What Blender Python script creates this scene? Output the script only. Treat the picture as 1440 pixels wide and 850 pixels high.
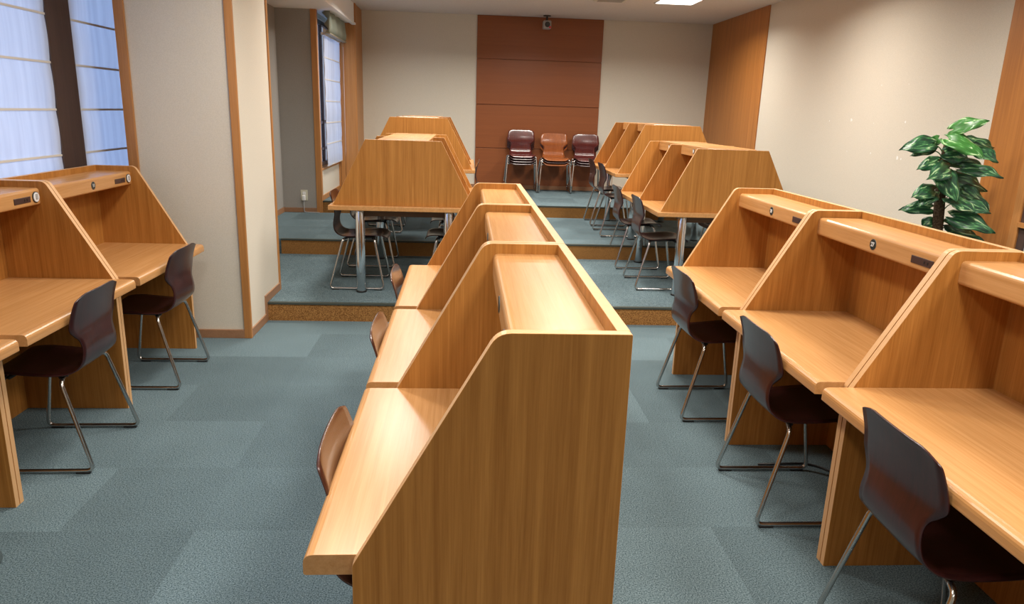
import bpy, bmesh, math, random
from mathutils import Vector, Matrix
random.seed(7)
C = bpy.context.scene.collection
for o in list(bpy.data.objects): bpy.data.objects.remove(o)

# ------------------------------------------------------------------ camera
F_PX = 1016.685
pitch, yaw, roll = math.radians(14.7513), math.radians(4.0418), math.radians(1.8668)
CAM_H = 1.5764
fw = Vector((math.sin(yaw)*math.cos(pitch), math.cos(yaw)*math.cos(pitch), -math.sin(pitch)))
r0 = Vector((math.cos(yaw), -math.sin(yaw), 0)); u0 = r0.cross(fw)
rr = r0*math.cos(roll)+u0*math.sin(roll); uu = -r0*math.sin(roll)+u0*math.cos(roll)
cd = bpy.data.cameras.new('camera'); cam = bpy.data.objects.new('camera', cd); C.objects.link(cam)
cd.sensor_fit = 'HORIZONTAL'; cd.sensor_width = 36; cd.lens = F_PX/1440*36; cd.clip_start = .05
M = Matrix(((rr.x, uu.x, -fw.x, 0), (rr.y, uu.y, -fw.y, 0), (rr.z, uu.z, -fw.z, CAM_H), (0, 0, 0, 1)))
cam.matrix_world = M
bpy.context.scene.camera = cam

# ------------------------------------------------------------------ world, exposure
w = bpy.data.worlds.new('world'); bpy.context.scene.world = w; w.use_nodes = True
bg = w.node_tree.nodes['Background']; bg.inputs[0].default_value = (.50, .65, 1, 1); bg.inputs[1].default_value = 1.9
vs = bpy.context.scene.view_settings
vs.view_transform = 'Standard'; vs.look = 'None'; vs.gamma = 1; vs.use_curve_mapping = False; vs.exposure = 0.32

LAMP_W = 31.0
LAMP_POS = [(x, y) for y in (9.05, 6.45, 3.85, 1.25, -1.35) for x in (-.6, .95, 2.5)]
LAMP_COL = (1, .935, .85)
CEIL = 2.91
for x, y in LAMP_POS:
    ld = bpy.data.lights.new('ceiling_lamp_and_fill', 'AREA'); ld.shape = 'SQUARE'; ld.size = .44
    ld.energy = LAMP_W*{-1.35: .45, 1.25: .8}.get(y, 1.0); ld.color = LAMP_COL; ld.spread = math.radians(155)  # nearest two rows are unseen, dimmed and added as fill for camera-facing panels
    lo = bpy.data.objects.new('ceiling_lamp_and_fill', ld); lo.location = (x, y, CEIL-.03); C.objects.link(lo)

# ------------------------------------------------------------------ materials
def mat(name, col=(.8, .8, .8), rough=.5, metal=0, coat=0, spec=.5):
    m = bpy.data.materials.new(name); m.use_nodes = True
    b = m.node_tree.nodes['Principled BSDF']
    b.inputs['Base Color'].default_value = (*col, 1); b.inputs['Roughness'].default_value = rough
    b.inputs['Metallic'].default_value = metal; b.inputs['Coat Weight'].default_value = coat
    b.inputs['Specular IOR Level'].default_value = spec; b.inputs['Coat Roughness'].default_value = .15
    return m
def nodes(m): return m.node_tree.nodes, m.node_tree.links, m.node_tree.nodes['Principled BSDF']
def wood(name, light, dark, axis='z', rough=.38, coat=.0, scale=1.0, contrast=1.0, bump=.03):
    m = mat(name, light, rough, coat=coat); N, L, B = nodes(m)
    tc = N.new('ShaderNodeTexCoord'); oi = N.new('ShaderNodeObjectInfo')
    sc = {'x': (1.1, 48, 48), 'y': (48, 1.1, 48), 'z': (48, 48, 1.1)}[axis]
    mp = N.new('ShaderNodeMapping'); mp.inputs['Scale'].default_value = [s*scale for s in sc]
    off = N.new('ShaderNodeVectorMath'); off.operation = 'SCALE'; off.inputs[3].default_value = 13
    cb = N.new('ShaderNodeCombineXYZ')
    for k in range(3): L.new(oi.outputs['Random'], cb.inputs[k])
    L.new(cb.outputs[0], off.inputs[0])
    add = N.new('ShaderNodeVectorMath'); L.new(tc.outputs['Object'], mp.inputs[0])
    L.new(mp.outputs[0], add.inputs[0]); L.new(off.outputs[0], add.inputs[1])
    n1 = N.new('ShaderNodeTexNoise'); n1.inputs['Scale'].default_value = 1.0; n1.inputs['Detail'].default_value = 6
    n1.inputs['Roughness'].default_value = .62; n1.inputs['Distortion'].default_value = .35
    n2 = N.new('ShaderNodeTexNoise'); n2.inputs['Scale'].default_value = 6.0; n2.inputs['Detail'].default_value = 3
    L.new(add.outputs[0], n1.inputs[0]); L.new(add.outputs[0], n2.inputs[0])
    mx = N.new('ShaderNodeMath'); mx.operation = 'MULTIPLY_ADD'; mx.inputs[1].default_value = .50
    L.new(n2.outputs[0], mx.inputs[0]); L.new(n1.outputs[0], mx.inputs[2])
    cr = N.new('ShaderNodeValToRGB'); e = cr.color_ramp.elements
    mid = .75; h = .25/contrast
    e[0].position = mid-h; e[0].color = (*dark, 1); e[1].position = mid+h; e[1].color = (*light, 1)
    L.new(mx.outputs[0], cr.inputs[0]); L.new(cr.outputs[0], B.inputs['Base Color'])
    if bump:
        bp = N.new('ShaderNodeBump'); bp.inputs['Strength'].default_value = bump; bp.inputs['Distance'].default_value = .002
        L.new(mx.outputs[0], bp.inputs['Height']); L.new(bp.outputs[0], B.inputs['Normal'])
    return m
def speckle(name, c1, c2, scale, rough=.9, bump=.2, dist=.003, spec=.2, detail=3):
    m = mat(name, c1, rough, spec=spec); N, L, B = nodes(m)
    tc = N.new('ShaderNodeTexCoord'); n = N.new('ShaderNodeTexNoise'); n.inputs['Scale'].default_value = scale
    n.inputs['Detail'].default_value = detail; L.new(tc.outputs['Object'], n.inputs[0])
    cr = N.new('ShaderNodeValToRGB'); e = cr.color_ramp.elements
    e[0].position = .38; e[0].color = (*c1, 1); e[1].position = .62; e[1].color = (*c2, 1)
    L.new(n.outputs[0], cr.inputs[0]); L.new(cr.outputs[0], B.inputs['Base Color'])
    bp = N.new('ShaderNodeBump'); bp.inputs['Strength'].default_value = bump; bp.inputs['Distance'].default_value = dist
    L.new(n.outputs[0], bp.inputs['Height']); L.new(bp.outputs[0], B.inputs['Normal'])
    return m
OAK_L, OAK_D = (.50, .222, .050), (.31, .118, .019)
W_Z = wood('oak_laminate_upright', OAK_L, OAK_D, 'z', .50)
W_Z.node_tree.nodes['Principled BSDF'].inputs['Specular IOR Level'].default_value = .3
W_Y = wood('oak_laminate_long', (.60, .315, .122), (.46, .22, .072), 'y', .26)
W_X = wood('oak_laminate_cross', OAK_L, OAK_D, 'x', .42)
W_EDGE = wood('oak_edge_band', (.66, .385, .18), (.58, .32, .135), 'z', .35, contrast=.6)
PANEL = wood('wall_veneer', (.50, .20, .045), (.33, .115, .022), 'z', .45, scale=.55)
TRIM = wood('trim_wood', (.52, .24, .075), (.38, .155, .04), 'z', .4, scale=.8)
TRIM_Y = wood('baseboard_wood', (.36, .19, .10), (.28, .14, .07), 'y', .5)
BROWN = wood('back_wall_brown_board', (.285, .084, .022), (.225, .063, .016), 'x', .42, scale=.5, contrast=.7)
MULL = wood('dark_mullion_wood', (.085, .052, .042), (.055, .033, .027), 'z', .4)
APRON = wood('dark_apron_wood', (.16, .075, .03), (.11, .05, .02), 'x', .5)
WALL = speckle('beige_wall_cloth', (.64, .59, .495), (.70, .645, .545), 160, .9, .12, .001)
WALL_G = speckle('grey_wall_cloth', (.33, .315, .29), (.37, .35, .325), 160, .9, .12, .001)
CEILM = speckle('ceiling_board', (.66, .62, .58), (.70, .66, .62), 60, .95, .05, .001)
SOFF = mat('white_soffit', (.90, .90, .90), .7)
CORK = speckle('cork_riser', (.15, .062, .014), (.42, .21, .066), 210, .8, .2, .002, detail=2)
NOSE = mat('dark_step_nosing', (.045, .055, .045), .6)
CHROME = mat('chrome', (.72, .73, .75), .12, 1)
STEEL = mat('worn_steel_tube', (.58, .56, .54), .22, 1)
BLACK = mat('black_plastic', (.012, .012, .013), .4)
DARKPL = mat('brown_outlet_plastic', (.055, .028, .024), .35)
WHITE = mat('white_plastic', (.8, .8, .8), .35)
IVORY = mat('ivory_plastic', (.62, .60, .48), .4)
GREYPL = mat('grey_plastic', (.42, .40, .38), .4)
RED = mat('red_lens', (.7, .02, .03), .3)
DISC = mat('charcoal_disc', (.02, .026, .024), .35)
RIMG = mat('silver_disc_rim', (.14, .17, .17), .3, .3)
DIGIT = mat('digit_white', (.75, .76, .74), .5)
SHELL_D = wood('dark_rosewood_shell', (.052, .012, .011), (.022, .006, .007), 'z', .28, coat=.3, scale=.9, bump=.01)
SHELL_M = wood('reddish_brown_shell', (.105, .036, .021), (.055, .019, .012), 'z', .26, coat=.5, scale=.9, bump=.01)
SHELL_O = wood('orange_brown_shell', (.42, .13, .035), (.23, .06, .017), 'z', .22, coat=.8, scale=.9, bump=.01)
SHELL_R = wood('maroon_shell', (.13, .022, .018), (.07, .012, .012), 'z', .24, coat=.6, scale=.9, bump=.01)
# carpet tiles
CARPET = mat('teal_carpet_tile', (.15, .22, .24), .95, spec=.1); N, L, B = nodes(CARPET)
tc = N.new('ShaderNodeTexCoord')
sn = N.new('ShaderNodeVectorMath'); sn.operation = 'SNAP'; sn.inputs[1].default_value = (.5, .5, 10)
wn = N.new('ShaderNodeTexWhiteNoise'); L.new(tc.outputs['Object'], sn.inputs[0]); L.new(sn.outputs[0], wn.inputs[0])
n1 = N.new('ShaderNodeTexNoise'); n1.inputs['Scale'].default_value = 190; n1.inputs['Detail'].default_value = 5; n1.inputs['Roughness'].default_value = .8
L.new(tc.outputs['Object'], n1.inputs[0])
n3 = N.new('ShaderNodeTexNoise'); n3.inputs['Scale'].default_value = 2.2; n3.inputs['Detail'].default_value = 3
L.new(tc.outputs['Object'], n3.inputs[0])
cr = N.new('ShaderNodeValToRGB'); e = cr.color_ramp.elements
e[0].position = .41; e[0].color = (.032, .058, .069, 1); e[1].position = .60; e[1].color = (.205, .275, .300, 1)
L.new(n1.outputs[0], cr.inputs[0])
mr = N.new('ShaderNodeMapRange'); mr.inputs[3].default_value = .86; mr.inputs[4].default_value = 1.14; L.new(wn.outputs[0], mr.inputs[0])
mr2 = N.new('ShaderNodeMapRange'); mr2.inputs[1].default_value = .3; mr2.inputs[2].default_value = .7; mr2.inputs[3].default_value = .92; mr2.inputs[4].default_value = 1.08; L.new(n3.outputs[0], mr2.inputs[0])
mm = N.new('ShaderNodeMath'); mm.operation = 'MULTIPLY'; L.new(mr.outputs[0], mm.inputs[0]); L.new(mr2.outputs[0], mm.inputs[1])
vm = N.new('ShaderNodeVectorMath'); vm.operation = 'SCALE'; L.new(cr.outputs[0], vm.inputs[0]); L.new(mm.outputs[0], vm.inputs[3])
L.new(vm.outputs[0], B.inputs['Base Color'])
bp = N.new('ShaderNodeBump'); bp.inputs['Strength'].default_value = .25; bp.inputs['Distance'].default_value = .002
L.new(n1.outputs[0], bp.inputs['Height']); L.new(bp.outputs[0], B.inputs['Normal'])
# translucent blind cloth
def cloth(name, col, trans):
    m = bpy.data.materials.new(name); m.use_nodes = True; N = m.node_tree.nodes; L = m.node_tree.links; N.remove(N['Principled BSDF'])
    d = N.new('ShaderNodeBsdfDiffuse'); t = N.new('ShaderNodeBsdfTranslucent'); x = N.new('ShaderNodeMixShader')
    tc = N.new('ShaderNodeTexCoord'); mp = N.new('ShaderNodeMapping'); mp.inputs['Scale'].default_value = (14, 14, .7)
    n = N.new('ShaderNodeTexNoise'); n.inputs['Scale'].default_value = 1.2; n.inputs['Detail'].default_value = 5
    L.new(tc.outputs['Object'], mp.inputs[0]); L.new(mp.outputs[0], n.inputs[0])
    cr = N.new('ShaderNodeValToRGB'); e = cr.color_ramp.elements
    e[0].position = .3; e[0].color = (col[0]*.82, col[1]*.82, col[2]*.84, 1); e[1].position = .7; e[1].color = (*col, 1)
    L.new(n.outputs[0], cr.inputs[0])
    L.new(cr.outputs[0], d.inputs[0]); L.new(cr.outputs[0], t.inputs[0]); x.inputs[0].default_value = trans
    L.new(d.outputs[0], x.inputs[1]); L.new(t.outputs[0], x.inputs[2]); L.new(x.outputs[0], N['Material Output'].inputs[0])
    return m
SHEER = cloth('sheer_white_blind_cloth', (.80, .82, .86), .45)
HEM = mat('blind_hem_tape', (.72, .68, .62), .8)
OLIVE = mat('grey_green_drape_cloth', (.30, .34, .28), .8)
GLASS = mat('window_glass', (.8, .9, 1), .02); GLASS.node_tree.nodes['Principled BSDF'].inputs['Transmission Weight'].default_value = 1
GLASS.node_tree.nodes['Principled BSDF'].inputs['IOR'].default_value = 1.05
EM = bpy.data.materials.new('lit_diffuser'); EM.use_nodes = True; N = EM.node_tree.nodes; L = EM.node_tree.links
N.remove(N['Principled BSDF']); em = N.new('ShaderNodeEmission'); em.inputs[0].default_value = (1, .96, .90, 1); em.inputs[1].default_value = 5
L.new(em.outputs[0], N['Material Output'].inputs[0])
# leaf: green with cream marbling
LEAF = mat('marbled_leaf', (.03, .12, .03), .35); N, L, B = nodes(LEAF)
tc = N.new('ShaderNodeTexCoord'); mp = N.new('ShaderNodeMapping'); mp.inputs['Scale'].default_value = (22, 60, 22); mp.inputs['Rotation'].default_value = (0, 0, .5)
n = N.new('ShaderNodeTexNoise'); n.inputs['Scale'].default_value = 1; n.inputs['Detail'].default_value = 4; n.inputs['Distortion'].default_value = .8
L.new(tc.outputs['UV'], mp.inputs[0]); mp.inputs['Scale'].default_value = (3.2, 7, 1); L.new(mp.outputs[0], n.inputs[0])
cr = N.new('ShaderNodeValToRGB'); e = cr.color_ramp.elements
e[0].position = .38; e[0].color = (.007, .036, .018, 1); e[1].position = .70; e[1].color = (.50, .58, .36, 1)
a = cr.color_ramp.elements.new(.54); a.color = (.018, .095, .035, 1); a = cr.color_ramp.elements.new(.60); a.color = (.08, .24, .08, 1)
L.new(n.outputs[0], cr.inputs[0]); L.new(cr.outputs[0], B.inputs['Base Color'])
LEAF_Y = LEAF.copy(); LEAF_Y.name = 'young_marbled_leaf'
for nd in LEAF_Y.node_tree.nodes:
    if nd.type == 'VALTORGB':
        for el, c in zip(nd.color_ramp.elements, ((.03, .13, .02), (.045, .19, .035), (.10, .30, .08), (.66, .75, .48))): el.color = (*c, 1)
MOSS = speckle('brown_moss_pole', (.035, .022, .012), (.09, .06, .035), 90, .95, .6, .01)
STEM = mat('leaf_stem', (.05, .12, .03), .5)
POT = mat('white_planter', (.65, .63, .6), .4)
SOIL = speckle('planter_soil', (.02, .014, .01), (.06, .04, .03), 80, 1, .6, .01)
CHIP = mat('torn_wall_patch', (.85, .84, .80), .9)

# ------------------------------------------------------------------ mesh helpers
def bmnew(): return bmesh.new()
def fin(name, bm, m, parent=None, smooth=False, bevel=0, seg=2):
    bmesh.ops.recalc_face_normals(bm, faces=bm.faces[:])
    me = bpy.data.meshes.new(name); bm.to_mesh(me); bm.free()
    for x in (m if isinstance(m, (list, tuple)) else [m]): me.materials.append(x)
    if smooth:
        for p in me.polygons: p.use_smooth = True
    o = bpy.data.objects.new(name, me); C.objects.link(o)
    if parent: o.parent = parent
    if bevel:
        b = o.modifiers.new('bevel', 'BEVEL'); b.width = bevel; b.segments = seg; b.limit_method = 'ANGLE'; b.angle_limit = math.radians(40)
    return o
def box(bm, x0, x1, y0, y1, z0, z1, mi=0):
    v = [bm.verts.new((x, y, z)) for x in (x0, x1) for y in (y0, y1) for z in (z0, z1)]
    for f in ((0, 1, 3, 2), (4, 6, 7, 5), (0, 4, 5, 1), (2, 3, 7, 6), (0, 2, 6, 4), (1, 5, 7, 3)):
        bm.faces.new([v[i] for i in f]).material_index = mi
    return bm
def prism(bm, pts, axis, a0, a1, mi=0):
    def P(p, a): return {'x': (a, p[0], p[1]), 'y': (p[0], a, p[1]), 'z': (p[0], p[1], a)}[axis]
    A = [bm.verts.new(P(p, a0)) for p in pts]; Bv = [bm.verts.new(P(p, a1)) for p in pts]; n = len(pts)
    bm.faces.new(A).material_index = mi; bm.faces.new(Bv[::-1]).material_index = mi
    for i in range(n): bm.faces.new((A[i], Bv[i], Bv[(i+1) % n], A[(i+1) % n])).material_index = mi
    return bm
def rounded(pts, rad):            # 2D polygon with per-corner radii
    out = []; n = len(pts)
    for i in range(n):
        r = rad[i] if isinstance(rad, (list, tuple)) else rad
        p = Vector(pts[i]); a = Vector(pts[i-1])-p; b = Vector(pts[(i+1) % n])-p
        if not r: out.append(tuple(p)); continue
        ang = a.angle(b); d = min(r/math.tan(ang/2), a.length*.49, b.length*.49)
        s = p+a.normalized()*d; t = p+b.normalized()*d
        for k in range(6):
            u = k/5; q = s*(1-u)**2+p*2*u*(1-u)+t*u*u; out.append(tuple(q))
    return out
def cyl(bm, c, axis, r, a0, a1, n=20, mi=0, r1=None):
    r1 = r if r1 is None else r1
    def P(t, R, a):
        u, v = c[0]+R*math.cos(t), c[1]+R*math.sin(t)
        return {'x': (a, u, v), 'y': (u, a, v), 'z': (u, v, a)}[axis]
    A = [bm.verts.new(P(2*math.pi*k/n, r, a0)) for k in range(n)]; Bv = [bm.verts.new(P(2*math.pi*k/n, r1, a1)) for k in range(n)]
    bm.faces.new(A).material_index = mi; bm.faces.new(Bv[::-1]).material_index = mi
    for i in range(n): bm.faces.new((A[i], Bv[i], Bv[(i+1) % n], A[(i+1) % n])).material_index = mi
def fillet(pts, r, n=6):
    pts = [Vector(p) for p in pts]; out = [pts[0]]
    for i in range(1, len(pts)-1):
        p = pts[i]; a = pts[i-1]-p; b = pts[i+1]-p; d = min(r, a.length*.45, b.length*.45)
        s = p+a.normalized()*d; t = p+b.normalized()*d
        for k in range(n+1):
            u = k/n; out.append(s*(1-u)**2+p*2*u*(1-u)+t*u*u)
    out.append(pts[-1]); return out
def tube(bm, pts, r, n=8, mi=0, taper=None):
    rings = []; up = Vector((0, 0, 1)); N_ = len(pts)
    t0 = (pts[1]-pts[0]).normalized(); nrm = t0.cross(Vector((.3, .9, .2))).normalized()
    for i, p in enumerate(pts):
        t = (pts[min(i+1, N_-1)]-pts[max(i-1, 0)]).normalized()
        nrm = (nrm-t*nrm.dot(t)).normalized(); b = t.cross(nrm)
        R = r if taper is None else r*taper[i]
        rings.append([bm.verts.new(p+nrm*R*math.cos(2*math.pi*k/n)+b*R*math.sin(2*math.pi*k/n)) for k in range(n)])
    for A, Bv in zip(rings, rings[1:]):
        for k in range(n): bm.faces.new((A[k], A[(k+1) % n], Bv[(k+1) % n], Bv[k])).material_index = mi
    bm.faces.new(rings[0][::-1]); bm.faces.new(rings[-1])
def tag(o, label, cat, group=None):
    o['label'] = label; o['category'] = cat
    if group: o['group'] = group
    return o
def empty(name, loc, rz=0):
    o = bpy.data.objects.new(name, None); C.objects.link(o); o.location = loc; o.rotation_euler = (0, 0, rz); o.empty_display_size = .1
    return o
def struct(name, bm, m, bevel=0, parent=None):
    o = fin(name, bm, m, parent, bevel=bevel)
    if parent is None: o['kind'] = 'structure'
    return o
def copy_tree(o, parent=None):
    c = o.copy(); C.objects.link(c)
    if parent: c.parent = parent
    for ch in list(o.children): copy_tree(ch, c)
    return c
def text_mesh(name, s, size, m, parent, mw):
    cu = bpy.data.curves.new(name, 'FONT'); cu.body = s; cu.size = size; cu.align_x = 'CENTER'; cu.align_y = 'CENTER'; cu.extrude = .0006; cu.offset = size*.02
    t = bpy.data.objects.new(name+'_src', cu); C.objects.link(t)
    dg = bpy.context.evaluated_depsgraph_get(); me = bpy.data.meshes.new_from_object(t.evaluated_get(dg))
    bpy.data.objects.remove(t); me.materials.clear(); me.materials.append(m)
    me.transform(mw)
    o = bpy.data.objects.new(name, me); C.objects.link(o); o.parent = parent; return o

# ------------------------------------------------------------------ room
Y1, Y2, Y3, YB = 5.33, 7.20, 9.10, 11.12
H1, H2, H3 = .14, .29, .435
XR = 3.63; YF = -3.0
XW = -2.42
b = bmnew(); box(b, XW-.1, XR+.1, YF-.1, Y1, -.1, 0); struct('floor', b, CARPET)
for (ya, yb_, h) in ((Y1, Y2, H1), (Y2, Y3, H2), (Y3, YB, H3)):
    b = bmnew(); box(b, XW-.1, XR+.1, ya+.012, yb_+.011, -.1, h); struct('floor', b, CARPET)
    h0 = h-(.14 if h == H1 else .15 if h == H2 else .145)
    b = bmnew(); box(b, -1.80 if h != H1 else -1.46, XR, ya-.004, ya+.012, h0, h-.014); struct('trim_%d' % (int(h*10)+1), b, CORK)
    b = bmnew(); box(b, -1.80 if h != H1 else -1.46, XR, ya-.010, ya+.025, h-.014, h+.003); struct('trim_%d' % (int(h*10)+11), b, NOSE, bevel=.002)
b = bmnew(); box(b, XW-.7, XR+.1, YF-.1, YB+.1, CEIL, CEIL+.1); struct('ceiling', b, CEILM)
# back wall with brown boards
b = bmnew(); box(b, -2.6, XR+.1, YB, YB+.1, -.1, CEIL); struct('wall_back', b, WALL)
b = bmnew(); zs = [H3+.06, 1.04, 1.67, 2.313, CEIL]
for i in range(4): box(b, .155, 1.992, YB-.022, YB, zs[i]+(.004 if i else 0), zs[i+1]-.004)
box(b, .16, 1.988, YB-.008, YB, H3, CEIL)
struct('wall_back_boards', b, BROWN, bevel=.002).name = 'wall_back_boarding'
b = bmnew(); box(b, -1.5, XR, YB-.028, YB-.0, H3, H3+.06); struct('baseboard_back', b, TRIM_Y)
# right wall
b = bmnew(); box(b, XR, XR+.1, YF, YB, -.1, CEIL)
for i, (y, z) in enumerate(((7.231, 1.588), (6.812, 1.600), (6.42, 1.579), (5.944, 1.596), (6.811, 1.314), (6.395, 1.317), (5.977, 1.302), (5.92, 1.297), (6.385, 1.902), (5.981, 1.898))):
    R = .02 if i in (1, 6) else .012 if i in (3, 0, 5, 7) else .007; n = 7
    vv = [b.verts.new((XR-.0012, y+R*random.uniform(.5, 1.1)*math.cos(k*2*math.pi/n), z+R*random.uniform(.5, 1.1)*math.sin(k*2*math.pi/n))) for k in range(n)]
    b.faces.new(vv).material_index = 1
struct('wall_right', b, [WALL, CHIP])
b = bmnew(); box(b, XR-.014, XR, 9.05, YB-.001, .2, CEIL); struct('wall_right_panel', b, PANEL, bevel=.002).name = 'wall_right_panelling'
b = bmnew(); box(b, XR-.014, XR, 4.53, 4.915, 0, CEIL); struct('wall_right_panelling', b, PANEL, bevel=.002)
b = bmnew(); box(b, XR-.012, XR, 4.92, 9.05, 0, .06); struct('baseboard_right', b, TRIM_Y)
# glazed joinery at the right edge
b = bmnew(); box(b, XR-.03, XR, 4.46, 4.53, 0, CEIL); box(b, XR-.03, XR, 3.0, 3.07, 0, CEIL); d1_ = struct('door_1', b, TRIM, bevel=.002)
b = bmnew(); box(b, XR-.045, XR, 3.07, 4.46, .955, .985); box(b, XR-.045, XR, 3.07, 4.46, 2.05, 2.1); struct('rail', b, TRIM, parent=d1_)
b = bmnew()
for (ya, yc) in ((4.40, 4.46), (3.07, 3.13)): box(b, XR-.02, XR, ya, yc, 0, 2.05)
struct('sash', b, MULL, parent=d1_)
b = bmnew(); box(b, XR-.008, XR, 3.13, 4.40, 0, 2.05); struct('frosted_pane', b, mat('frosted_pane', (.62, .64, .66), .3), parent=d1_)
# front wall (behind the viewer)
b = bmnew(); box(b, XW-.6, XR+.1, YF-.1, YF, -.1, CEIL); struct('wall_front', b, WALL)
# left wall, bay of the near window
b = bmnew()
box(b, XW-.1, XW, YF, 1.0, -.1, CEIL); box(b, XW-.1, XW, 1.0, 5.72, -.1, .85); box(b, XW-.1, XW, 1.0, 5.72, 2.62, CEIL)
struct('wall_left', b, WALL)
b = bmnew(); box(b, XW-.1, XW+.045, 4.525, 4.79, .85, 2.65); box(b, XW-.1, XW+.045, 2.35, 2.6, .85, 2.65); struct('trim_91', b, MULL, bevel=.004)
def window(n, x, y0, y1, z0, z1, ny, m):
    b = bmnew()
    box(b, x-.06, x-.02, y0, y1, z0, z0+.05); box(b, x-.06, x-.02, y0, y1, z1-.05, z1)
    for k in range(ny+1):
        y = y0+(y1-y0-.04)*k/ny; box(b, x-.06, x-.02, y, y+.04, z0, z1)
    o = struct('window_%d' % n, b, m)
    b = bmnew(); box(b, x-.045, x-.04, y0, y1, z0, z1); struct('window_glass', b, GLASS, parent=o)
    return o
window(1, XW, 1.0, 2.35, .85, 2.62, 1, MULL); window(2, XW, 2.6, 4.525, .85, 2.62, 2, MULL); window(3, XW, 4.79, 5.72, .85, 2.62, 1, MULL)
# first column with its wooden corner strips
b = bmnew(); box(b, -2.15, -1.463, 4.895, 5.74, -.05, 2.70); struct('wall_column', b, WALL)
b = bmnew(); box(b, XW-.1, -2.15, 5.70, 5.76, -.1, CEIL); struct('wall_column', b, WALL)
b = bmnew(); box(b, -2.155, -2.10, 4.878, 4.90, 0, 2.68); box(b, -2.162, -2.15, 4.878, 5.70, 0, 2.68); struct('trim_92', b, TRIM, bevel=.002)
b = bmnew(); prism(b, [(-1.500, 4.880), (-1.451, 4.880), (-1.451, 4.905), (-1.500, 4.898)], 'z', 0, 2.68); struct('trim_93', b, TRIM, bevel=.002)
b = bmnew(); box(b, -1.475, -1.454, 5.715, 5.748, H1, 2.68); struct('trim_94', b, TRIM, bevel=.002)
b = bmnew(); box(b, -2.10, -1.500, 4.880, 4.898, 0, .06); box(b, -1.466, -1.453, 4.905, 5.33, 0, .06)
box(b, -1.466, -1.453, 5.285, 5.33, .06, .20); box(b, -1.466, -1.453, 5.33, 5.715, H1, .20); struct('baseboard_column', b, TRIM_Y, bevel=.002)
# middle bay wall
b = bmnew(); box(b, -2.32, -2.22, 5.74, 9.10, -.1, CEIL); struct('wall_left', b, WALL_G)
b = bmnew(); box(b, -2.22, -2.208, 7.21, 9.08, H2, H2+.06); box(b, -2.22, -2.208, 5.76, 7.18, H1, H1+.06); struct('baseboard_left', b, TRIM_Y)
# second column
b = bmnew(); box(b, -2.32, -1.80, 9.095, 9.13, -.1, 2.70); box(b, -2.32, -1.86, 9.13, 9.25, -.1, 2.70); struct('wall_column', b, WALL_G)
b = bmnew(); box(b, -1.815, -1.745, 9.078, 9.15, H2, 2.66); struct('trim_95', b, TRIM, bevel=.003)
b = bmnew(); box(b, -2.22, -1.815, 9.082, 9.097, H2, H2+.055); struct('baseboard_column', b, TRIM_Y, bevel=.002)
# third bay: low wall, window, return panelling
b = bmnew(); box(b, -1.86, -1.757, 9.15, 10.42, H3-.2, .80); box(b, -1.90, -1.80, 9.13, 10.45, 2.60, CEIL); struct('wall_left', b, WALL)
b = bmnew(); box(b, -1.757, -1.742, 9.15, 10.42, H3, H3+.06); box(b, -1.86, -1.745, 9.15, 10.42, .80, .825); struct('baseboard_left', b, TRIM, bevel=.002)
window(4, -1.80, 9.15, 10.42, .825, 2.6, 2, MULL)
b = bmnew(); box(b, -1.86, -1.83, 9.15, 10.42, 1.35, 1.39); box(b, -1.86, -1.83, 9.15, 10.42, 1.02, 1.05); struct('trim_96', b, MULL)
b = bmnew(); box(b, -1.92, -1.497, 10.42, YB, -.1, CEIL-.001); struct('wall_left_panelling', b, TRIM, bevel=.003)
b = bmnew(); box(b, -1.72, -1.70, 10.405, 10.42, H3, 2.6); box(b, -1.655, -1.645, 10.41, 10.42, H3, 2.6); box(b, -1.50, -1.487, 10.43, 10.50, H3, CEIL-.002); struct('trim_97', b, TRIM, bevel=.002)
# soffit over the bays and its white bulkhead
b = bmnew(); box(b, -2.22, -1.50, 5.74, 10.40, 2.655, CEIL-.001); box(b, XW, -1.50, YF, 5.74, 2.655, CEIL-.001); struct('ceiling_soffit', b, SOFF, bevel=.004)
b = bmnew(); box(b, -1.53, -1.475, 5.6, 10.38, 2.630, 2.655); struct('trim_98', b, SOFF, bevel=.003)

# ------------------------------------------------------------------ ceiling lights, vent, camera
for i, (x, y) in enumerate(LAMP_POS[:6]):
    where = ['above the back table on the left', 'in front of the ceiling vent', 'nearest the back right corner'][i % 3] if i < 3 else None
    if i not in (1, 2): continue
    t = tag(empty('ceiling_light', (x, y, CEIL)), ['', 'lit square ceiling panel left of the air vent, in front of the brown boards', 'lit square ceiling panel nearest the wood panelled back right corner'][i], 'ceiling light')
    b = bmnew(); h = .235
    for (p, q, r_, s_) in ((-h, h, -h, -h+.012), (-h, h, h-.012, h), (-h, -h+.012, -h, h), (h-.012, h, -h, h)): box(b, p, q, r_, s_, -.012, 0)
    fin('light_frame', b, WHITE, t)
    b = bmnew(); box(b, -h+.012, h-.012, -h+.012, h-.012, -.007, 0); fin('diffuser', b, EM, t)
t = tag(empty('air_vent', (1.715, 9.14, CEIL)), 'beige louvred air vent in the ceiling between the two panel lights', 'air vent')
b = bmnew(); box(b, -.19, .19, -.19, .19, -.010, 0); fin('vent_frame', b, IVORY, t, bevel=.002)
b = bmnew()
for k in range(7): box(b, -.15, .15, -.14+k*.045, -.125+k*.045, -.018, -.010)
fin('vent_louvre', b, GREYPL, t)
t = tag(empty('security_camera', (1.135, 10.88, CEIL)), 'small grey security camera hung from the ceiling above the brown boards', 'security camera')
b = bmnew(); cyl(b, (0, 0), 'z', .055, -.012, 0, 24); fin('ceiling_mount', b, BLACK, t, bevel=.002)
b = bmnew(); cyl(b, (0, 0), 'z', .014, -.08, -.012, 12); fin('stem', b, BLACK, t)
b = bmnew(); box(b, -.055, .055, -.09, .07, -.185, -.075); fin('camera_body', b, GREYPL, t, bevel=.012)
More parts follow.
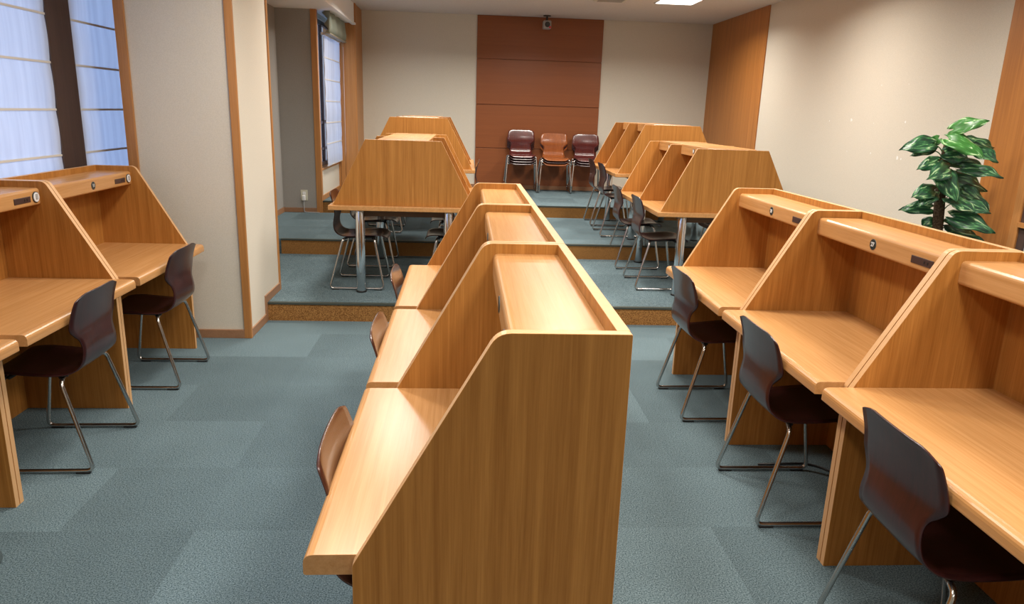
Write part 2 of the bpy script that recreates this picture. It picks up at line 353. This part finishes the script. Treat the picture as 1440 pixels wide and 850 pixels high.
b = bmnew(); cyl(b, (0, -.13), 'y', .036, -.112, -.088, 24); l = fin('lens_barrel', b, BLACK, t, bevel=.003)
b = bmnew(); cyl(b, (0, -.13), 'y', .018, -.116, -.112, 20); fin('lens', b, mat('lens_glass', (.05, .06, .07), .05), l)
b = bmnew(); cyl(b, (.036, -.166), 'y', .014, -.104, -.080, 16); fin('red_lamp', b, RED, t)

# ------------------------------------------------------------------ blinds
def blind(x, y0, y1, z0, z1, rib_z, label, lean=0, sag=.006):
    t = tag(empty('roman_blind', (x, y0, z0)), label, 'blind')
    b = bmnew(); ny, nz = 14, 60; L_, H_ = y1-y0, z1-z0; rr_ = [r-z0 for r in rib_z]; g = []
    for i in range(nz+1):
        z = H_*i/nz; dd = min([abs(z-r) for r in rr_]+[.13]); row = []
        for j in range(ny+1):
            y = L_*j/ny; row.append(b.verts.new((sag*math.sin(min(dd/.13, 1)*math.pi/2)*(1+.5*math.sin(j*.9))+lean*(1-j/ny)*.3, y, z)))
        g.append(row)
    for i in range(nz):
        for j in range(ny): b.faces.new((g[i][j], g[i][j+1], g[i+1][j+1], g[i+1][j]))
    fin('blind_cloth', b, SHEER, t, smooth=True)
    b = bmnew()
    for r in rr_: box(b, -.004, .006, 0, L_, r-.006, r+.006)
    box(b, -.004, .006, 0, L_, 0, .012); fin('batten', b, HEM, t)
    b = bmnew(); box(b, -.03, .02, 0, L_, H_-.03, H_); fin('headrail', b, WHITE, t, bevel=.003)
    return t
ribs = [1.243+.262*k-.262 for k in range(-0, 6)]
bl1 = blind(XW+.035, 2.605, 4.522, .90, 2.60, ribs, 'wide sheer white roman blind left of the dark brown window post')
bl2 = blind(XW+.035, 4.793, 5.66, .90, 2.60, ribs, 'narrow strip of sheer white roman blind between dark post and beige column')
bl3 = blind(-1.70, 9.25, 10.36, .845, 2.42, [1.117, 1.371, 1.631, 1.885, 2.14], 'long pale roman blind with pull cord at the far left window by the back wall')
b = bmnew(); tube(b, fillet([(.045, 1.16, 1.5), (.045, 1.165, .10), (.05, 1.175, .01), (.07, 1.24, .01), (.075, 1.25, .10), (.05, 1.19, 1.5)], .05), .0045, 6)
fin('pull_cord', b, mat('cord', (.7, .5, .42), .6), bl3, smooth=True)
t = tag(empty('gathered_drape', (-1.66, 9.18, 2.415)), 'grey green cloth blind gathered up at the top of the far left window', 'drape')
b = bmnew(); prof = [(0, .235), (-.045, .22), (.02, .15), (-.02, .09), (.03, .04), (.0, .0), (.045, .01), (.06, .07), (.055, .15), (.05, .23), (.045, .235)]; ny = 24
rows = [[b.verts.new((p[0]+.010*math.sin(j*.9+p[1]*9), 1.20*j/ny, p[1])) for p in prof] for j in range(ny+1)]
for A, B_ in zip(rows, rows[1:]):
    for k in range(len(prof)): b.faces.new((A[k], A[(k+1) % len(prof)], B_[(k+1) % len(prof)], B_[k]))
b.faces.new(rows[0]); b.faces.new(rows[-1][::-1]); fin('folded_cloth', b, OLIVE, t, smooth=True)
b = bmnew(); box(b, .0, .055, .0, 1.20, -.018, -.002); fin('bottom_bar', b, mat('drape_bar', (.35, .32, .24), .5), t, bevel=.003)

# wall outlet with plug and cable on the second column
t = tag(empty('wall_outlet', (-1.965, 9.095, .50)), 'cream wall outlet with a white plug low on the grey column', 'wall outlet')
b = bmnew(); box(b, -.042, .042, -.010, 0, -.065, .065); fin('cover_plate', b, IVORY, t, bevel=.003)
b = bmnew(); box(b, -.018, .018, -.016, -.010, .01, .045); fin('socket', b, WHITE, t, bevel=.002)
p_ = tag(empty('power_plug', (-1.965, 9.083, .47)), 'white plug with grey cable hanging down from the wall outlet to the floor', 'power plug')
b = bmnew(); box(b, -.018, .018, -.045, .0, -.03, .035); fin('plug_body', b, WHITE, p_, bevel=.008)
b = bmnew(); tube(b, fillet([(0, -.03, -.02), (0, -.03, -.165), (.03, -.04, -.172), (.19, -.06, -.172)], .02), .005, 6); fin('cable', b, mat('grey_cable', (.30, .30, .30), .5), p_, smooth=True)

# ------------------------------------------------------------------ study carrels
TH = .0265; D1, D2, PR, HT, HD, DT = .2785, .5322, .1022, 1.180, .70, .047
def carrel(W, number, plate_end):
    """local frame: sitter faces +x, front panel edge at x=0, unit spans y 0..W"""
    t = empty('study_carrel', (0, 0, 0))
    prof = [(0, 0), (0, HD-.01), (D1, HT), (D2, HT), (D2, 0)]
    prof = rounded(prof, [0, .02, .045, 0.004, 0])
    for y in (0, W-TH):
        b = bmnew(); prism(b, prof, 'y', y+(.0018 if y == 0 else 0), y+TH-(.0018 if y else 0))
        b.faces.ensure_lookup_table(); b.normal_update()
        for f in b.faces:
            if abs(f.normal.y) < .5: f.material_index = 1
        fin('side_panel', b, [W_Z, W_EDGE], t, bevel=.0012)
    b = bmnew(); box(b, D2-.026, D2, TH, W-TH, 0, HT)
    b.normal_update()
    for f in b.faces:
        if f.normal.z > .5 or f.calc_center_median().z > HT-.001: f.material_index = 1
    fin('back_panel', b, [W_Z, W_EDGE], t, bevel=.0012)
    dp = rounded([(-PR, HD-DT), (-PR, HD), (D2-.026, HD), (D2-.026, HD-DT)], [.006, .022, 0, 0])
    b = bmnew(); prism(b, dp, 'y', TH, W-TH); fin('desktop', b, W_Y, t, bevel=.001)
    sp = rounded([(.305, 1.068), (.305, 1.148), (D2-.026, 1.148), (D2-.026, 1.120), (.330, 1.120), (.330, 1.068)], [.012, .018, 0, 0, 0, .004])
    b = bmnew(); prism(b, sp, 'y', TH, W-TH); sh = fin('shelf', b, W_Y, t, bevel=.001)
    s = plate_end                                   # +1: sitter's right is +y ; -1: -y
    yc = W/2; ye = (W-TH-.027) if s > 0 else TH+.027
    if number is not None:
        d = bmnew(); cyl(d, (yc, 1.107), 'x', .0220, .3035, .306, 28, 0); cyl(d, (yc, 1.107), 'x', .0203, .3025, .3036, 28, 1)
        dd = fin('number_disc', d, [RIMG, DISC], t)
        if number:
            mw = Matrix.Translation((.302, yc, 1.107)) @ Matrix(((0, 0, -1, 0), (-1, 0, 0, 0), (0, 1, 0, 0), (0, 0, 0, 1)))
            text_mesh('number', number, .024, DIGIT, dd, mw)
    b = bmnew(); ya = ye-s*.055; yb2 = ya-s*.130; box(b, .302, .306, min(ya, yb2), max(ya, yb2), 1.089, 1.117); pl = fin('power_outlet', b, DARKPL, t, bevel=.002)
    for q in (.03, .05):
        b = bmnew(); box(b, .3008, .3022, ya-s*q-.003, ya-s*q+.003, 1.098, 1.108); fin('socket_slot', b, BLACK, pl)
    d = bmnew(); cyl(d, (ye-s*.012, 1.108), 'x', .026, .301, .306, 28, 0); cyl(d, (ye-s*.012, 1.108), 'x', .0225, .2985, .3015, 28, 1)
    sw = fin('lamp_switch', d, [DISC, WHITE], t)
    d = bmnew(); box(d, .2945, .2990, ye-s*.012-.008, ye-s*.012+.008, 1.098, 1.124); fin('switch_lever', d, GREYPL, sw, bevel=.002)
    return t
def mirror_place(t, x, y, W, facing):   # facing 'x' keeps frame; '-x' rotates by 180 deg
    if facing == 'x': t.location = (x, y, 0)
    else: t.location = (x, y+W, 0); t.rotation_euler = (0, 0, math.pi)
WR_, WC_, WL_ = .9957, .9612-.0, .9875
grp = {'R': 'study carrels in the right row', 'C': 'study carrels in the centre row', 'L': 'study carrels along the left window'}
XRr, XCr, XLr = 1.3329, -.2126, -1.7486
yRf, yCn, yLf = 4.2307+TH, 1.2731, 4.6457+TH
for k, (num, lab) in enumerate((('28', 'oak laminate study carrel 28, farthest of the right row, beside the first step'),
                                ('27', 'oak laminate study carrel numbered 27, middle of the right row'),
                                ('', 'oak laminate study carrel cut by the right edge, nearest of the right row'))):
    t = carrel(WR_, num, -1); tag(t, lab, 'study carrel', grp['R']); mirror_place(t, XRr, yRf-(k+1)*WR_, WR_, 'x')
for k, lab in enumerate(('oak study carrel with a big blank end panel, nearest of the centre row', 'oak study carrel in the middle of the centre row of three',
                         'oak study carrel at the far end of the centre row by the step')):
    t = carrel(WC_ if k < 2 else WC_, '', -1); tag(t, lab, 'study carrel', grp['C']); mirror_place(t, XCr, yCn+k*WC_, WC_, 'x')
for k, (num, lab) in enumerate((('11', 'oak study carrel with a number disc against the beige column, farthest of the left row'),
                                ('', 'oak study carrel in the middle of the left row by the window'),
                                ('', 'oak study carrel mostly cut off by the left edge, nearest of the left row'))):
    t = carrel(WL_, num, -1)      # rotated by 180: sitter's right is far side
    tag(t, lab, 'study carrel', grp['L']); mirror_place(t, XLr, yLf-(k+1)*WL_, WL_, '-x')

# ------------------------------------------------------------------ double-sided tables on the steps
def table(hw, depth, label, leg_x=.345):
    """origin at floor, near edge centre; table top 0.70 m above"""
    t = empty('double_study_table', (0, 0, 0))
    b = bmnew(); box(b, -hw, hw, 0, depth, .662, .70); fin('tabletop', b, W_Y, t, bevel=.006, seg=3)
    b = bmnew()
    box(b, -leg_x, leg_x, .16, .18, .60, .662); box(b, -leg_x, leg_x, depth-.18, depth-.16, .60, .662)
    for s in (-1, 1): box(b, s*(leg_x-.05)-.01, s*(leg_x-.05)+.01, .18, depth-.18, .60, .662)
    fin('apron', b, APRON, t, bevel=.002)
    inset = .032; half = hw-inset; top = .288
    dep = depth-.045*2; ys = (.045, .045+dep/2-.011, depth-.045-.022)
    for y in ys:
        b = bmnew(); prism(b, [(-half, .70), (-top, 1.20), (top, 1.20), (half, .70)], 'y', y, y+.022)
        b.normal_update()
        for f in b.faces:
            if abs(f.normal.y) < .5: f.material_index = 1
        fin('divider_panel', b, [W_Z, W_EDGE], t, bevel=.002)
    for i in range(2):
        ya, yb2 = ys[i]+.022, ys[i+1]
        b = bmnew(); box(b, -.011, .011, ya, yb2, .70, 1.12); fin('centre_panel', b, W_Z, t)
        b = bmnew()
        box(b, -.195, .195, ya, yb2, 1.185, 1.205)
        for s in (-1, 1): box(b, s*.195-(.02 if s > 0 else 0), s*.195+(.02 if s < 0 else 0), ya, yb2, 1.12, 1.185)
        box(b, -.175, .175, ya, yb2, 1.12, 1.135)
        sh = fin('shelf', b, W_Y, t, bevel=.003)
        for s in (-1, 1):
            d = bmnew(); cyl(d, ((ya+yb2)/2-s*.0, 1.162), 'x', .0185, s*.195, s*.199, 24, 0); cyl(d, ((ya+yb2)/2, 1.162), 'x', .0145, s*.199, s*.2, 24, 1)
            fin('number_disc', d, [DISC, DIGIT], sh)
    for s in (-1, 1):
        for y in (.09, depth-.17):
            b = bmnew(); cyl(b, (s*leg_x, y), 'z', .036, .012, .662, 32); cyl(b, (s*leg_x, y), 'z', .041, 0, .012, 32, 1)
            fin('leg', b, [CHROME, BLACK], t, smooth=False, bevel=.002)
            for p in b.faces if False else []: pass
    return t
LTX, RTX = -.466, 2.113
tb = tag(table(.575, 1.62, ''), 'double-sided oak study table with trapezoid end panel on the first step, left side', 'study table', 'double-sided study tables'); tb.location = (LTX, 5.61, H1)
for o in [c for c in tb.children if c.name.startswith('leg')]:
    for p in o.data.polygons: p.use_smooth = len(p.vertices) == 4
t2 = copy_tree(tb); t2['label'] = 'double-sided oak study table with trapezoid end panel on the first step, right side'; t2.location = (RTX, 5.65, H1)
t3 = copy_tree(tb); t3['label'] = 'double-sided oak study table behind the left one, on the second step'; t3.location = (LTX, 7.47, H2)
t4 = copy_tree(tb); t4['label'] = 'double-sided oak study table behind the right one, farthest right on the second step'; t4.location = (RTX+.02, 7.49, H2)

# ------------------------------------------------------------------ chairs
def shell_bm():
    path = [(.452, .398), (.440, .418), (.405, .430), (.33, .432), (.24, .425), (.16, .420), (.105, .422), (.068, .434), (.042, .458), (.029, .49), (.025, .525), (.027, .555), (.031, .580), (.035, .605), (.035, .635), (.028, .68), (.017, .725), (.008, .758), (.004, .770), (.002, .777)]
    halfw = [.135, .172, .188, .193, .192, .188, .180, .172, .164, .157, .151, .149, .156, .180, .203, .200, .196, .192, .186, .172]
    # smooth with Catmull-Rom
    def cr_(P, i, u):
        p0, p1, p2, p3 = P[max(i-1, 0)], P[i], P[i+1], P[min(i+2, len(P)-1)]
        return .5*((2*p1)+(-p0+p2)*u+(2*p0-5*p1+4*p2-p3)*u*u+(-p0+3*p1-3*p2+p3)*u**3)
    pts = []; S = 4
    for i in range(len(path)-1):
        for k in range(S):  # samples
            u = k/S; pts.append((cr_([p[0] for p in path], i, u), cr_([p[1] for p in path], i, u), cr_(halfw, i, u)))
    pts.append((*path[-1], halfw[-1]))
    b = bmnew(); nc = 12; n = len(pts); th = .0055; G = []
    for side in (1, -1):
        grid = []
        for i, (x, z, hw) in enumerate(pts):
            tx = pts[min(i+1, n-1)][0]-pts[max(i-1, 0)][0]; tz = pts[min(i+1, n-1)][1]-pts[max(i-1, 0)][1]; l = math.hypot(tx, tz) or 1
            nx, nz = tz/l, -tx/l                                    # towards the sitter / up
            s = i/(n-1); row = []
            backness = min(max((z-.47)/.12, 0), 1)
            for j in range(nc+1):
                v = -1+2*j/nc; y = v*hw
                xx = x+nx*th*side/2; zz = z+nz*th*side/2
                xx += backness*.30*y*y         # wraps round the sitter
                if backness < .5: zz += .22*y*y*(1-backness)         # dished seat
                if z > .70: zz -= .35*(z-.70)/.075*max(abs(v)-.6, 0)**2*.25
                row.append(b.verts.new((xx, y, zz)))
            grid.append(row)
        G.append(grid)
    for side, grid in enumerate(G):
        for i in range(n-1):
            for j in range(nc):
                f = (grid[i][j], grid[i][j+1], grid[i+1][j+1], grid[i+1][j]); b.faces.new(f if side else f[::-1])
    A, B_ = G
    for i in range(n-1):
        for j in (0, nc): b.faces.new((A[i][j], A[i+1][j], B_[i+1][j], B_[i][j]))
    for j in range(nc):
        for i in (0, n-1): b.faces.new((A[i][j], A[i][j+1], B_[i][j+1], B_[i][j]))
    return b
def make_chair(sm):
    t = empty('stacking_chair', (0, 0, 0))
    fin('seat_shell', shell_bm(), sm, t, smooth=True)
    for s in (-1, 1):
        b = bmnew()
        pts = fillet([(.35, s*.155, .417), (.36, s*.205, .405), (.432, s*.236, .0125), (.0, s*.236, .0125), (.108, s*.205, .405), (.12, s*.155, .410)], .035)
        tube(b, pts, .0092, 10); lg = fin('sled_leg', b, STEEL, t, smooth=True)
        for x in (.045, .385):
            b = bmnew(); box(b, x-.03, x+.03, s*.236-.010, s*.236+.010, 0, .009); fin('glide', b, BLACK, lg, bevel=.003)
    b = bmnew()
    for x in (.13, .34): tube(b, [Vector((x, -.16, .412)), Vector((x, .16, .412))], .009, 10)
    for y in (-.12, .12): tube(b, [Vector((.12, y, .410)), Vector((.35, y, .417))], .009, 10)
    fin('seat_bracket', b, mat('dark_bracket', (.03, .03, .03), .4, .5) if 'dark_bracket' not in bpy.data.materials else bpy.data.materials['dark_bracket'], t, smooth=True)
    return t
protos = {k: make_chair(m) for k, m in (('d', SHELL_D), ('m', SHELL_M), ('o', SHELL_O), ('r', SHELL_R))}
used = set()
def chair(x, y, z, ang, kind, label, group):
    if kind in used: o = copy_tree(protos[kind])
    else: used.add(kind); o = protos[kind]
    o.location = (x, y, z); o.rotation_euler = (0, 0, math.radians(ang)); tag(o, label, 'chair', group); return o
g = 'chairs at the right row of carrels'
chair(1.165, 3.75, 0, 1, 'd', 'dark shell chair pushed under carrel 28, farthest of the right row', g)
chair(1.178, 2.735, 0, 0, 'd', 'dark shell chair pushed under carrel 27, middle of the right row', g)
chair(1.180, 1.75, 0, -1, 'd', 'dark shell chair at the nearest carrel of the right row, bottom right', g)
g = 'chairs at the left row of carrels'
chair(-1.575, 4.16, 0, 180, 'd', 'dark maroon shell chair at the farthest left carrel beside the beige column', g)
chair(-1.588, 3.19, 0, 181, 'd', 'dark maroon shell chair at the middle carrel of the left row', g)
chair(-1.575, 2.06, 0, 180, 'd', 'chair at the nearest left carrel, only its sled foot showing at the left edge', g)
g = 'chairs at the centre row of carrels'
chair(-.345, 1.74, 0, 0, 'm', 'brown shell chair nearest the viewer at the centre row', g)
chair(-.345, 2.72, 0, 0, 'm', 'brown shell chair at the middle carrel of the centre row', g)
chair(-.365, 3.67, 0, 0, 'm', 'brown shell chair at the far end of the centre row by the step', g)
g = 'chairs round the study tables'
chair(1.455, 6.13, H1, 0, 'd', 'dark shell chair nearest on the aisle side of the near right table', g)
chair(1.455, 6.98, H1, 0, 'd', 'dark shell chair farther on the aisle side of the near right table, before the step', g)
chair(1.47, 7.93, H2, 0, 'd', 'dark shell chair on the aisle side of the far right table, nearer one', g)
chair(1.49, 8.70, H2, 0, 'd', 'dark shell chair on the aisle side of the far right table, farther one', g)
chair(2.80, 6.15, H1, 180, 'd', 'dark shell chair on the wall side of the near right table, nearer one', g)
chair(2.80, 6.95, H1, 180, 'd', 'dark shell chair on the wall side of the near right table, farther one', g)
chair(-1.07, 5.99, H1, 0, 'd', 'dark shell chair nearest on the window side of the near left table', g)
chair(-1.07, 6.86, H1, 0, 'd', 'dark shell chair farther on the window side of the near left table', g)
chair(-1.08, 7.90, H2, 0, 'd', 'dark shell chair on the window side of the far left table', g)
chair(.14, 6.05, H1, 180, 'd', 'dark shell chair on the aisle side of the near left table, nearer one', g)
chair(.14, 6.90, H1, 180, 'd', 'dark shell chair on the aisle side of the near left table, farther one', g)
chair(.16, 7.90, H2, 180, 'd', 'dark shell chair on the aisle side of the far left table', g)
for sx, nn, kind, nm in ((.83, 4, 'r', 'left stack'), (1.325, 3, 'o', 'middle stack'), (1.80, 3, 'r', 'right stack')):
    for k in range(nn):
        tp = k == nn-1
        kd = kind if tp else ('d' if kind == 'r' or k else 'o')
        pos = ['bottom', 'second from the bottom', 'third from the bottom', 'top'][k if not tp else 3] if nn == 4 else ['bottom', 'middle', 'top'][k]
        col = {'r': 'maroon', 'o': 'orange brown', 'd': 'dark'}[kd]
        chair(sx, 11.04+.0*k-.012*k, H3+.036*k, -90, kd, '%s shell chair, %s of the %s against the brown boards' % (col, pos, nm), 'stacked chairs by the back wall')

# black cable on the floor under carrel 27
b = bmnew(); tube(b, fillet([(1.40, 3.02, .006), (1.66, 3.03, .006), (1.75, 2.90, .006), (1.83, 2.60, .006)], .09), .005, 6)
tag(fin('floor_cable', b, BLACK, smooth=True), 'black cable lying on the carpet under carrel 27', 'cable')

# ------------------------------------------------------------------ pothos on a moss pole
PX, PY = 3.19, 4.60
t = tag(empty('potted_pothos', (PX, PY, 0)), 'tall potted pothos on a moss pole behind the right carrels', 'potted plant')
b = bmnew(); cyl(b, (0, 0), 'z', .13, 0, .30, 32, r1=.17); fin('planter', b, POT, t, smooth=False, bevel=.006)
b = bmnew(); cyl(b, (0, 0), 'z', .155, .295, .305, 32); fin('soil', b, SOIL, t)
b = bmnew(); tube(b, [Vector((-.01-.065*k/10*1.0, .01*math.sin(k), .30+1.17*k/10)) for k in range(11)], .034, 12, taper=[1]*10+[.7]); fin('moss_pole', b, MOSS, t, smooth=True)
LV = [(-0.098, 1.557, 0.062, 1.614, .10, 1), (-0.173, 1.462, -0.382, 1.416, .12, 0), (-0.129, 1.493, 0.041, 1.387, .135, 1), (0.055, 1.475, 0.254, 1.449, .10, 0),
      (0.067, 1.446, 0.193, 1.361, .11, 0), (-0.154, 1.428, -0.263, 1.378, .07, 0), (-0.14, 1.352, -0.318, 1.3, .10, 0), (-0.089, 1.312, -0.296, 1.247, .13, 0),
      (-0.133, 1.281, -0.049, 1.104, .15, 0), (-0.021, 1.35, 0.227, 1.309, .11, 0), (-0.001, 1.315, 0.193, 1.272, .10, 0), (-0.012, 1.243, 0.263, 1.166, .14, 0),
      (-0.149, 1.168, -0.344, 1.127, .12, 0), (-0.094, 1.042, -0.281, 1.019, .10, 0), (0.063, 1.179, 0.223, 1.049, .11, 0), (-0.052, 1.122, 0.078, 1.04, .13, 0),
      (0.016, 1.099, 0.193, 1.042, .13, 0), (-0.13, 0.925, -0.029, 0.964, .10, 0), (-0.004, 1.001, 0.211, 0.92, .14, 0), (0.034, 0.94, 0.242, 0.864, .12, 0),
      (-0.147, 1.156, -0.295, 1.067, .11, 0), (-0.123, 1.493, -0.163, 1.439, .07, 1), (-0.107, 1.406, 0.025, 1.374, .13, 0)]
for k in range(12):     # the lower storeys, mostly hidden by the carrels
    a = k*2.4; z = .86-.045*k; LV.append((-.03+.05*math.cos(a), z, .24*math.cos(a), z-.05, .12, 0))
for i, (x0, z0, x1, z1, wd, young) in enumerate(LV):
    depth = [-.10, .05, -.14, .04, -.08, .10, -.05, -.12][i % 8]
    base = Vector((x0, depth*.5-.02, z0)); tip = Vector((x1, depth*1.2-.04, z1))
    ax = tip-base; Ln = ax.length; ax.normalize()
    up = Vector(((-.25, .2, 0, .3)[i % 4], -1.0, .55)); up = (up-ax*up.dot(ax)).normalized(); sd = ax.cross(up)
    b = bmnew(); uvl = b.loops.layers.uv.new('UVMap'); nu, nv = 14, 8; g = []; uvs = {}
    for a in range(nu+1):
        u = a/nu; hw = wd*.50*(max(math.sin(math.pi*min(u*1.0+.03, 1)**.62), 0)**.75 if u < 1 else .0)
        if u == 0: hw = wd*.16
        row = []
        for c in range(nv+1):
            v = -1+2*c/nv
            back = -.16*Ln*abs(v)*(1-u)**3*1.2                      # heart lobes
            droop = -.18*Ln*(u**2)*0.6; fold = -.13*hw*v*v*1.4+.012*math.sin(u*11+v*3+i)*abs(v)+.10*hw*abs(v)
            p = base+ax*(u*Ln+back)+sd*(hw*v)+up*(fold+.22*Ln*math.sin(u*math.pi)*.35)+Vector((0, 0, droop+.10*Ln*u))
            q = b.verts.new(p); uvs[q] = (u+i*1.37, v*.5+i*.61); row.append(q)
        g.append(row)
    for a in range(nu):
        for c in range(nv):
            f = b.faces.new((g[a][c], g[a+1][c], g[a+1][c+1], g[a][c+1]))
            for lp in f.loops: lp[uvl].uv = uvs[lp.vert]
    lf = fin('leaf', b, LEAF_Y if young else LEAF, t, smooth=True)
    m = lf.modifiers.new('thick', 'SOLIDIFY'); m.thickness = .0012
    root = Vector((-.01-.065*max((z0-.45), 0)/1.17-.0, 0, max(z0-.10, .32))); mid = (root+base)/2+Vector((0, 0, .03))
    b = bmnew(); tube(b, fillet([root, mid, base+ax*.01], .08, 5), .0035, 6); fin('leaf_stalk', b, STEM, lf, smooth=True)
